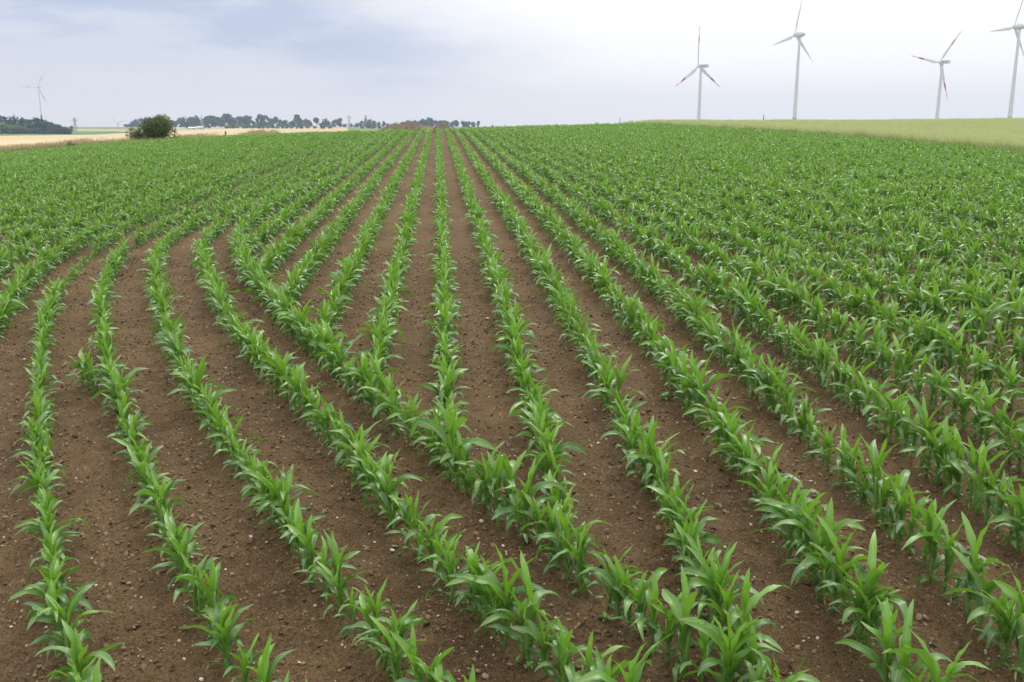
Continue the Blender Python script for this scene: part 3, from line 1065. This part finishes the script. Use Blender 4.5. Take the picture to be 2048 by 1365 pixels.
# ------------------------------------------------------------------ wind turbines
def blade_mesh(Lb, chord, red):
    b = MB()
    n, k = 22, 10
    bands = []
    for i in range(n + 1):
        t = i / n
        if t < .06:
            c = chord * .42
            th = c
        else:
            u = (t - .06) / .94
            c = chord * ((.42 + .58 * math.sin(min(u / .15, 1) * math.pi / 2)) if u < .15 else max(.07, (1 - (u - .15) / .85) ** .85 * .93 + .07))
            th = c * (.16 + .84 * max(0, 1 - u / .15) ** 2 * .5)
        tw = R(16) * (1 - t) ** 2 + R(6)
        vs = []
        for j in range(k):
            a = 2 * math.pi * j / k
            px_ = c * (.5 * math.cos(a) - .18)
            py_ = th * .5 * math.sin(a) * (1 if math.cos(a) > 0 else .75)
            vs.append((px_ * math.cos(tw) - py_ * math.sin(tw), px_ * math.sin(tw) + py_ * math.cos(tw) - .6 * t * t, .9 + Lb * t))
        bands.append(vs)
    allv = [p for r_ in bands for p in r_]
    for i in range(n):
        t = (i + .5) / n
        red_here = red and (t > .86 or .56 < t < .71)
        for j in range(k):
            a, c = i * k + j, i * k + (j + 1) % k
            b.f.append((a, c, c + k, a + k))
            b.m.append(1 if red_here else 0)
    b.v = allv
    b.f.append(tuple(range(n * k, n * k + k)))
    b.m.append(1 if red else 0)
    b.uv = [(0, 0)] * len(allv)
    b.y = [0] * len(allv)
    return b.mesh('blade_shape', [M['turbine_white'], M['turbine_red']])


def turbine(px, pyhub, dist, kind, blade_len, ang, cosv, label, tower_h=None, side=1):
    """hub direction measured in the photo, set at its distance; the tower stands on the terrain there"""
    ct, st = math.cos(TH), math.sin(TH)
    a_, b_ = (px - 1024) / F, (pyhub - 682.5) / F
    d = np.array([a_, ct - b_ * st, -st - b_ * ct])
    P = np.array([0, 0, ZC]) + d * dist / d[1]
    egg = kind == 'egg'
    al = math.acos(cosv) - math.atan2(P[0], P[1])
    nrm = np.array([-math.sin(al), math.cos(al), 0])          # rotor axis, pointing away from the nacelle
    over = 5.2 if egg else 3.2
    tx, ty = P[0] - nrm[0] * over, P[1] - nrm[1] * over
    zb = H(tx, ty) - .5
    root = bpy.data.objects.new('wind_turbine', None)
    root.location = (tx, ty, zb)
    COL.objects.link(root)
    tag(root, label, 'wind turbine', 'wind turbines on the horizon')
    hh = P[2] - zb
    yaw = math.atan2(-nrm[0], nrm[1])        # local +Y -> nrm
    r0, r1 = (2.15, 1.0) if egg else (2.05, 1.2)
    b = MB()
    seg = 14
    zs = np.linspace(0, hh - (2.6 if egg else 1.7), seg)
    b.tube([(0, 0, z) for z in zs], [r0 + (r1 - r0) * (z / zs[-1]) ** .9 for z in zs], 24)
    tower = obj('tower', b.mesh('tower_shape', M['turbine_white']), root)
    if egg:
        for z0, z1, mt in ((hh * 0.0, hh * .13, 'tower_green_dark'), (hh * .13, hh * .17, 'tower_green')):
            b = MB()
            rad = lambda z: r0 + (r1 - r0) * (z / zs[-1]) ** .9 + .03
            b.tube([(0, 0, z0), (0, 0, z1)], [rad(z0), rad(z1)], 24)
            obj('base_ring', b.mesh('base_ring_shape', M[mt]), root)
    # nacelle
    nac = bpy.data.objects.new('nacelle', None)
    b = MB()
    if egg:
        prof = [(-7.4, .15), (-7.0, .9), (-6.0, 1.9), (-4.5, 2.75), (-2.5, 3.2), (-.5, 3.3), (1.5, 3.15), (2.3, 3.0)]
        b.tube([(0, p[0] + over * .2, hh) for p in prof], [p[1] * .9 for p in prof], 24)
        nme = b.mesh('nacelle_shape', M['turbine_white'])
    else:
        # long box with rounded edges
        ys = [-9.2, -8.8, -3, 1.0, 1.9]
        hs = [(1.2, 1.25), (1.6, 1.65), (1.75, 1.9), (1.75, 1.8), (1.2, 1.3)]
        vs, fs = [], []
        kk = 16
        for yv, (wv, hv) in zip(ys, hs):
            for j in range(kk):
                t = 2 * math.pi * (j + .5) / kk
                cx_, cz_ = math.cos(t), math.sin(t)
                ex_ = abs(cx_) ** .35 * (1 if cx_ > 0 else -1) * wv
                ez_ = abs(cz_) ** .35 * (1 if cz_ > 0 else -1) * hv
                vs.append((ex_, yv, hh + ez_))
        for i in range(len(ys) - 1):
            for j in range(kk):
                fs.append((i * kk + j, i * kk + (j + 1) % kk, (i + 1) * kk + (j + 1) % kk, (i + 1) * kk + j))
        fs.append(tuple(range(kk))[::-1])
        fs.append(tuple(range((len(ys) - 1) * kk, len(ys) * kk)))
        b.add(vs, fs)
        nme = b.mesh('nacelle_shape', M['turbine_white'], False)
    nac = obj('nacelle', nme, root, rot=(0, 0, yaw))
    if not egg:
        # dark blue lettering strip on both flanks: a long word and short marks
        for sd in (-1, 1):
            b = MB()
            for (y0, wl, hl) in ((-1.0, .5, 1.0), (-1.7, .5, 1.0), (-2.4, .5, 1.0), (-3.1, .5, .9), (-3.8, .5, .9), (-5.0, 1.1, .35), (-6.4, .5, .8), (-7.0, .4, .8), (-7.6, .5, .8)):
                b.box((sd * 1.79, y0, hh), (.05, wl, hl))
            o = obj('lettering', b.mesh('lettering_shape', M['blue_mark'], False), nac)
    # rotor: hub, spinner, blades
    rt = MB()
    if egg:
        rt.tube([(0, 2.0 + over * .2, hh), (0, 3.4, hh), (0, 5.4, hh), (0, 6.8, hh), (0, 7.4, hh), (0, 7.7, hh)], [2.9, 2.75, 2.3, 1.5, .8, .1], 24)
    else:
        rt.tube([(0, 1.95, hh), (0, 2.6, hh), (0, 4.0, hh), (0, 4.9, hh), (0, 5.3, hh)], [1.35, 1.5, 1.4, .9, .1], 20)
    obj('hub', rt.mesh('hub_shape', M['turbine_white']), root, rot=(0, 0, yaw))
    bm_ = blade_mesh(blade_len - 1, 3.3 if egg else 3.4, not egg)
    yh = over + (.3 if egg else .3)
    for k in range(3):
        a = R(ang + 120 * k)
        bo = obj('blade', bm_, root)
        # local +X of the rotor frame is the screen-right direction; blade up = +Z
        from mathutils import Matrix, Vector
        Mx = Matrix.Rotation(yaw, 4, 'Z') @ Matrix.Translation((0, yh, hh)) @ Matrix.Rotation(a, 4, 'Y')
        bo.matrix_basis = Mx
    return root


turbine(1397, 133, 1000, 'box', 41, -1, .64, 'white wind turbine with red-striped blades, leftmost of the four on the right')
turbine(1591, 70, 950, 'egg', 36, 11, .64, 'all-white wind turbine with egg-shaped hub standing second from the left at right')
turbine(1880, 125, 1010, 'box', 40, 38, .70, 'white wind turbine with red-striped blades, right of the tall all-white one')
turbine(2029, 54, 900, 'egg', 38, 21, .52, 'all-white wind turbine with egg-shaped hub cut by the right picture border')
turbine(75, 175, 2350, 'box', 40, 31, .85, 'faraway red-striped wind turbine behind the wood on the far left')
turbine(235, 247, 3300, 'box', 30, 70, .8, 'tiny wind turbine just showing over the far horizon')


# ------------------------------------------------------------------ pylons
def pylon(x, y, h, label, slim=False):
    root = bpy.data.objects.new('power_pylon', None)
    root.location = (x, y, H(x, y) - .3)
    COL.objects.link(root)
    tag(root, label, 'pylon')
    bw = 1.3 if slim else h * .085
    r_ = .10 if slim else .14
    b = MB()
    def wd(z):
        return bw * (1 - z / h) ** .9 + .22
    n = 9
    for sx in (-1, 1):
        for sy in (-1, 1):
            b.tube([(sx * wd(z), sy * wd(z), z) for z in np.linspace(0, h, n)], r_, 5)
    zs = np.linspace(0, h, n)
    for i in range(n - 1):
        z0, z1 = zs[i], zs[i + 1]
        for s in (-1, 1):
            for u in (-1, 1):
                b.tube([(u * wd(z0), s * wd(z0), z0), (-u * wd(z1), s * wd(z1), z1)], r_ * .6, 4)
                b.tube([(s * wd(z0), u * wd(z0), z0), (s * wd(z1), -u * wd(z1), z1)], r_ * .6, 4)
    obj('mast', b.mesh('mast_shape', M['steel'], False), root)
    if not slim:
        for zf, hw in ((.92, h * .16), (.80, h * .24)):
            b = MB()
            z = h * zf
            b.tube([(-hw, 0, z), (0, 0, z + .5), (hw, 0, z)], r_, 5)
            b.tube([(-hw, 0, z), (0, 0, z - 1.0), (hw, 0, z)], r_ * .7, 5)
            for k in range(-3, 4):
                if k:
                    b.tube([(hw * k / 3.2, 0, z), (hw * k / 3.2, 0, z - .9)], .07, 4)
            obj('crossarm', b.mesh('crossarm_shape', M['steel'], False), root)


pylon(place(152, 900), 900, 14, 'grey lattice power pylon between the left wood and the bush')
pylon(place(699, 1250), 1250, 17, 'grey lattice power pylon with crossarms left of the brown mound')
pylon(place(405, 1080), 1080, 16.5, 'slim pale lattice mast in front of the far treeline', True)


# two low barns by the far treeline
def barn(px, y, L, w_, hw, label, rz):
    x = place(px, y)
    root = bpy.data.objects.new('barn', None)
    root.location = (x, y, H(x, y))
    root.rotation_euler = (0, 0, rz)
    COL.objects.link(root)
    tag(root, label, 'barn')
    b = MB()
    b.box((0, 0, hw / 2), (L, w_, hw))
    obj('wall', b.mesh('wall_shape', M['pale_wall'], False), root)
    b = MB()
    e = .4
    v = [(-L / 2 - e, -w_ / 2 - e, hw), (L / 2 + e, -w_ / 2 - e, hw), (L / 2 + e, 0, hw + w_ * .22), (-L / 2 - e, 0, hw + w_ * .22), (-L / 2 - e, w_ / 2 + e, hw), (L / 2 + e, w_ / 2 + e, hw)]
    v += [(a, c, d - .2) for a, c, d in v]
    b.add(v, [(0, 1, 2, 3), (3, 2, 5, 4), (7, 6, 9, 8), (8, 9, 10, 11), (0, 6, 7, 1), (4, 5, 11, 10), (0, 3, 9, 6), (3, 4, 10, 9), (1, 7, 8, 2), (2, 8, 11, 5)])
    obj('roof', b.mesh('roof_shape', M['pale_roof'], False), root)
    b = MB()
    b.box((L * .2, -w_ / 2 - .03, hw * .4), (L * .2, .12, hw * .8))
    obj('door', b.mesh('door_shape', M['wood'], False), root)


barn(386, 1120, 9, 6, 1.6, 'low white-roofed farm shed, the left one below the far treeline', .1)
barn(402, 1140, 7, 6, 2.1, 'low white-roofed farm shed next to the pale mast', -.1)

# ------------------------------------------------------------------ trees
def crown_mesh(seed, form, n, mat):
    """foliage in a unit tree: height 1, half width given by form"""
    rs = np.random.default_rng(seed)
    b = MB()
    if form == 'spruce':
        for i in range(n):
            t = rs.random() ** .8
            r_ = .20 * (1 - t) * (1 + .25 * math.sin(t * 60)) * rs.uniform(.55, 1.1)
            a = rs.uniform(0, 6.28)
            c = np.array((math.cos(a) * r_, math.sin(a) * r_, .08 + .92 * t - r_ * .25))
            s = .045 * (1.2 - t) * rs.uniform(.7, 1.4)
            out = np.array((math.cos(a), math.sin(a), -.5))
            sd = np.array((-math.sin(a), math.cos(a), rs.normal(0, .3)))
            b.add([c - out * s, c + sd * s * .7, c + out * s, c - sd * s * .7], [(0, 1, 2, 3)], 0, None, rs.uniform(0, 1))
    else:
        hw = {'broad': .56, 'tall': .30, 'shrub': .70}[form]
        zb, zt = {'broad': (.12, .80), 'tall': (.10, .88), 'shrub': (.08, .74)}[form]
        nl = {'broad': 15, 'tall': 10, 'shrub': 9}[form]
        L = []
        for i in range(nl):
            f = rs.random()
            a = rs.uniform(0, 6.28)
            z = zb + (zt - zb) * f
            r_ = hw * (1 - abs(f - .42) * .9) * rs.uniform(.15, .78)
            L.append((math.cos(a) * r_, math.sin(a) * r_, z, hw * rs.uniform(.28, .50) * (1.25 if form == 'tall' else 1)))
        for i in range(n):
            x0, y0, z0, r0 = L[rs.integers(nl)]
            d = rs.normal(0, 1, 3)
            d /= np.linalg.norm(d)
            c = np.array((x0, y0, z0)) + d * r0 * rs.uniform(.6, 1.05)
            c[2] = min(c[2], 1.0)
            t1 = rs.normal(0, 1, 3)
            t1 -= d * t1.dot(d) * .6
            t1 /= np.linalg.norm(t1)
            t2 = np.cross(t1, d + rs.normal(0, .4, 3))
            t2 /= np.linalg.norm(t2)
            s = .080 * rs.uniform(.6, 1.3)
            b.add([c - t1 * s, c + t2 * s * .8, c + t1 * s, c - t2 * s * .8], [(0, 1, 2, 3)], 0, None, np.clip(rs.normal(.4, .3), 0, 1))
    return b.mesh('crown_shape', mat, False)


def trunk_mesh(seed, form):
    rs = np.random.default_rng(seed)
    b = MB()
    h = {'broad': .7, 'tall': .85, 'shrub': .5, 'spruce': .97}[form]
    b.tube([(0, 0, -.03), (.005, 0, h * .5), (0, .005, h)], [.022, .015, .004], 6)
    if form != 'spruce':
        for i in range(6):
            z = h * rs.uniform(.35, .9)
            a = rs.uniform(0, 6.28)
            l = rs.uniform(.1, .28) * (.5 if form == 'tall' else 1)
            b.tube([(0, 0, z), (math.cos(a) * l, math.sin(a) * l, z + l * .7)], [.009, .003], 4)
    return b.mesh('trunk_shape', M['bark'])


TR = {}
for form in ('broad', 'tall', 'shrub', 'spruce'):
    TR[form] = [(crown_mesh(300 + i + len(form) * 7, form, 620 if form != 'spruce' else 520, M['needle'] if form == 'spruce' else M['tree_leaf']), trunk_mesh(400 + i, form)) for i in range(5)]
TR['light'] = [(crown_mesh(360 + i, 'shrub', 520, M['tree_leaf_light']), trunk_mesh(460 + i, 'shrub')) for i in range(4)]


def tree(px, y, h, form, label, wide=1.0, group=None, name=None, cat='tree'):
    wide *= 1.3
    x = place(px, y, -6)
    root = bpy.data.objects.new(name or {'spruce': 'spruce_tree', 'shrub': 'shrub', 'light': 'shrub'}.get(form, 'tree'), None)
    root.location = (x, y, H(x, y))
    root.rotation_euler = (0, 0, random.uniform(0, 6.28))
    root.scale = (h * wide, h * wide, h)
    COL.objects.link(root)
    tag(root, label, cat if form not in ('shrub', 'light') else 'shrub', group)
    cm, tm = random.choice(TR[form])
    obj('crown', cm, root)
    obj('trunk', tm, root)


# the wood on the far left: (photo x, height m, form, width factor, distance)
LW = [(-14, 14, 'broad', 1, 850), (2, 14.5, 'broad', .95, 850), (17, 13.5, 'broad', .9, 852), (32, 15.5, 'spruce', 1, 846), (42, 13, 'broad', .9, 850), (54, 11.5, 'broad', .9, 848), (66, 13, 'broad', .8, 845), (76, 13.5, 'tall', 1.5, 846), (86, 15.2, 'spruce', 1.1, 843), (93, 11, 'broad', .8, 841), (103, 9.4, 'broad', .8, 838), (113, 6.8, 'shrub', 1, 836), (122, 7.6, 'broad', 1, 833), (133, 6, 'shrub', 1, 831), (142, 4.6, 'shrub', 1, 829)]
for j, (px, h, f, wd, y) in enumerate(LW):
    what = {'broad': 'bluish green round-crowned tree', 'spruce': 'pointed dark spruce', 'tall': 'narrow dark tree', 'shrub': 'low dark tree'}[f]
    tree(px, y, h * 1.08, f, '%s, %s from the left in the far left wood' % (what, ordinal(j + 1)), wd, 'trees of the far left wood')
for j, (px, h) in enumerate([(-8, 10.5), (6, 10), (18, 9), (30, 8.2), (42, 7), (53, 5.8), (64, 5), (78, 5.5), (92, 5), (106, 4.4), (120, 4), (135, 3.2)]):
    f = 'light' if px < 60 else 'shrub'  # sunlight on the leftmost bushes is put into their paler leaf colour
    tree(px, 826 + (j % 3) * 3, h, f, '%s, %s from the left, fronting the far left wood' % ('sunlit pale green bush' if f == 'light' else 'low dark bush', ordinal(j + 1)), 1.0, 'bushes fronting the far left wood')

# the long treeline behind the bush: photo x, photo y of the top, form, width factor
TL = [(252, 253, 'shrub', 1), (259, 249, 'shrub', 1), (266, 245, 'broad', .9), (275, 241, 'broad', .9), (284, 239, 'broad', .8), (294, 238, 'broad', .8), (305, 238, 'broad', .8), (316, 237, 'broad', .8), (328, 237, 'broad', .8), (340, 241, 'broad', .8), (350, 243, 'broad', .8),
      (361, 238, 'broad', .7), (370, 237, 'broad', .7), (380, 237, 'broad', .7), (390, 234, 'broad', .7), (399, 238, 'broad', .6),
      (411, 237, 'tall', 1.3), (419, 236, 'tall', 1.3), (425, 235, 'tall', 1.2), (431, 236, 'tall', 1.2), (438, 238, 'tall', 1.2), (445, 237, 'tall', 1.3), (451, 243, 'tall', .9),
      (457, 232, 'tall', 1.3), (464, 236, 'tall', 1.3), (472, 236, 'tall', 1.4), (480, 237, 'tall', 1.3), (487, 235, 'tall', 1.2), (493, 235, 'tall', 1.2), (500, 236, 'tall', .8),
      (508, 244, 'broad', .8), (516, 240, 'tall', 1), (521, 233, 'tall', .8), (531, 235, 'tall', 1), (539, 240, 'tall', 1.2), (547, 240, 'tall', 1.2), (552, 237, 'tall', .8), (561, 242, 'broad', .8), (570, 243, 'broad', .8), (580, 246, 'broad', .8), (588, 242, 'tall', 1), (596, 233, 'tall', .9), (603, 243, 'broad', .7), (612, 240, 'broad', .8), (620, 245, 'broad', .8),
      (634, 239, 'tall', 1), (641, 248, 'shrub', 1), (652, 240, 'broad', .7), (658, 244, 'broad', .6), (668, 243, 'broad', .6), (674, 242, 'tall', 1), (681, 240, 'tall', 1.1), (690, 249, 'shrub', 1), (703, 249, 'shrub', 1), (714, 247, 'shrub', 1), (724, 244, 'broad', .7), (732, 233, 'spruce', 1.1), (741, 241, 'broad', .7), (749, 244, 'broad', .7), (758, 246, 'broad', .7), (768, 245, 'broad', .6), (776, 248, 'shrub', 1), (786, 249, 'shrub', 1),
      (806, 246, 'broad', 1), (817, 243, 'broad', 1), (828, 243, 'broad', 1), (839, 244, 'broad', 1), (850, 240, 'broad', 1.0), (859, 238, 'broad', 1.1), (873, 243, 'broad', .7), (881, 242, 'tall', 1.2), (889, 244, 'tall', 1.2), (896, 245, 'broad', .8), (905, 245, 'broad', .8), (912, 243, 'broad', .9), (928, 244, 'broad', 1), (937, 245, 'broad', 1), (946, 246, 'broad', 1), (957, 245, 'tall', .9), (985, 249, 'spruce', 1)]
grp = lambda px: ('the sloping left end of the treeline' if px < 356 else 'the block left of the pale mast' if px < 405 else 'the block right of the pale mast' if px < 454 else 'the tallest block of the treeline' if px < 505 else 'the ragged middle of the treeline' if px < 625 else 'the thin stretch by the pylon' if px < 709 else 'the clump left of the brown mound' if px < 790 else 'the clumps behind the brown mound')
cnt = {}
for px, ty, f, wd in TL:
    g_ = grp(px)
    cnt[g_] = cnt.get(g_, 0) + 1
    y = 1480 + (hash(px * 7) % 5) * 14 if px > 356 else 1400 + (px % 4) * 12
    x = place(px, y, -3)
    base = H(x, y)
    # the top's elevation was measured against the horizon line
    top = ZC + (252 - ty) / F * y * 1.02
    what = {'broad': 'bluish round-crowned tree', 'spruce': 'pointed dark spruce', 'tall': 'tall slender tree', 'shrub': 'low distant tree'}[f]
    tree(px, y, max(5, top - base + 1.5), f, '%s, %s from the left in %s' % (what, ordinal(cnt[g_]), g_), wd, 'trees of the far treeline')
# low bushes at the foot of the treeline
hb = [452, 460, 467, 474, 486, 494, 502, 510, 519, 528, 537, 546, 556, 565, 574, 584, 594, 604, 614, 630, 645, 660, 376, 388, 410, 418, 724, 736, 748, 760]
for j, px in enumerate(sorted(hb)):
    tree(px, 1210 + (j % 4) * 8, 4.2 + (j * 37 % 10) * .18, 'light' if j % 3 else 'shrub', 'low grey-green bush, %s from the left of those before the far treeline' % ordinal(j + 1), .95, 'low bushes before the far treeline')
# a thin hedge tree on the far hilltop
tree(144, 1130, 4, 'tall', 'lone little tree on the far hilltop right of the left wood', 1.3)

# ------------------------------------------------------------------ air
hm, ht_, ho = material('haze')
pv = ht_.n('ShaderNodeVolumePrincipled')
pv.inputs['Color'].default_value = rgb(.72, .84, 1.0)
pv.inputs['Density'].default_value = .00021
pv.inputs['Anisotropy'].default_value = .2
ht_.L.new(pv.outputs[0], ho.inputs['Volume'])
hb_ = MB()
zlo, zhi = float(GZ.min()) - 1.0, 135.0
hb_.box((0, 0, (zlo + zhi) / 2), (8600, 8600, zhi - zlo))
tag(obj('haze', hb_.mesh('haze_box', hm, False)), 'thin bluish haze over the far fields', kind='stuff')
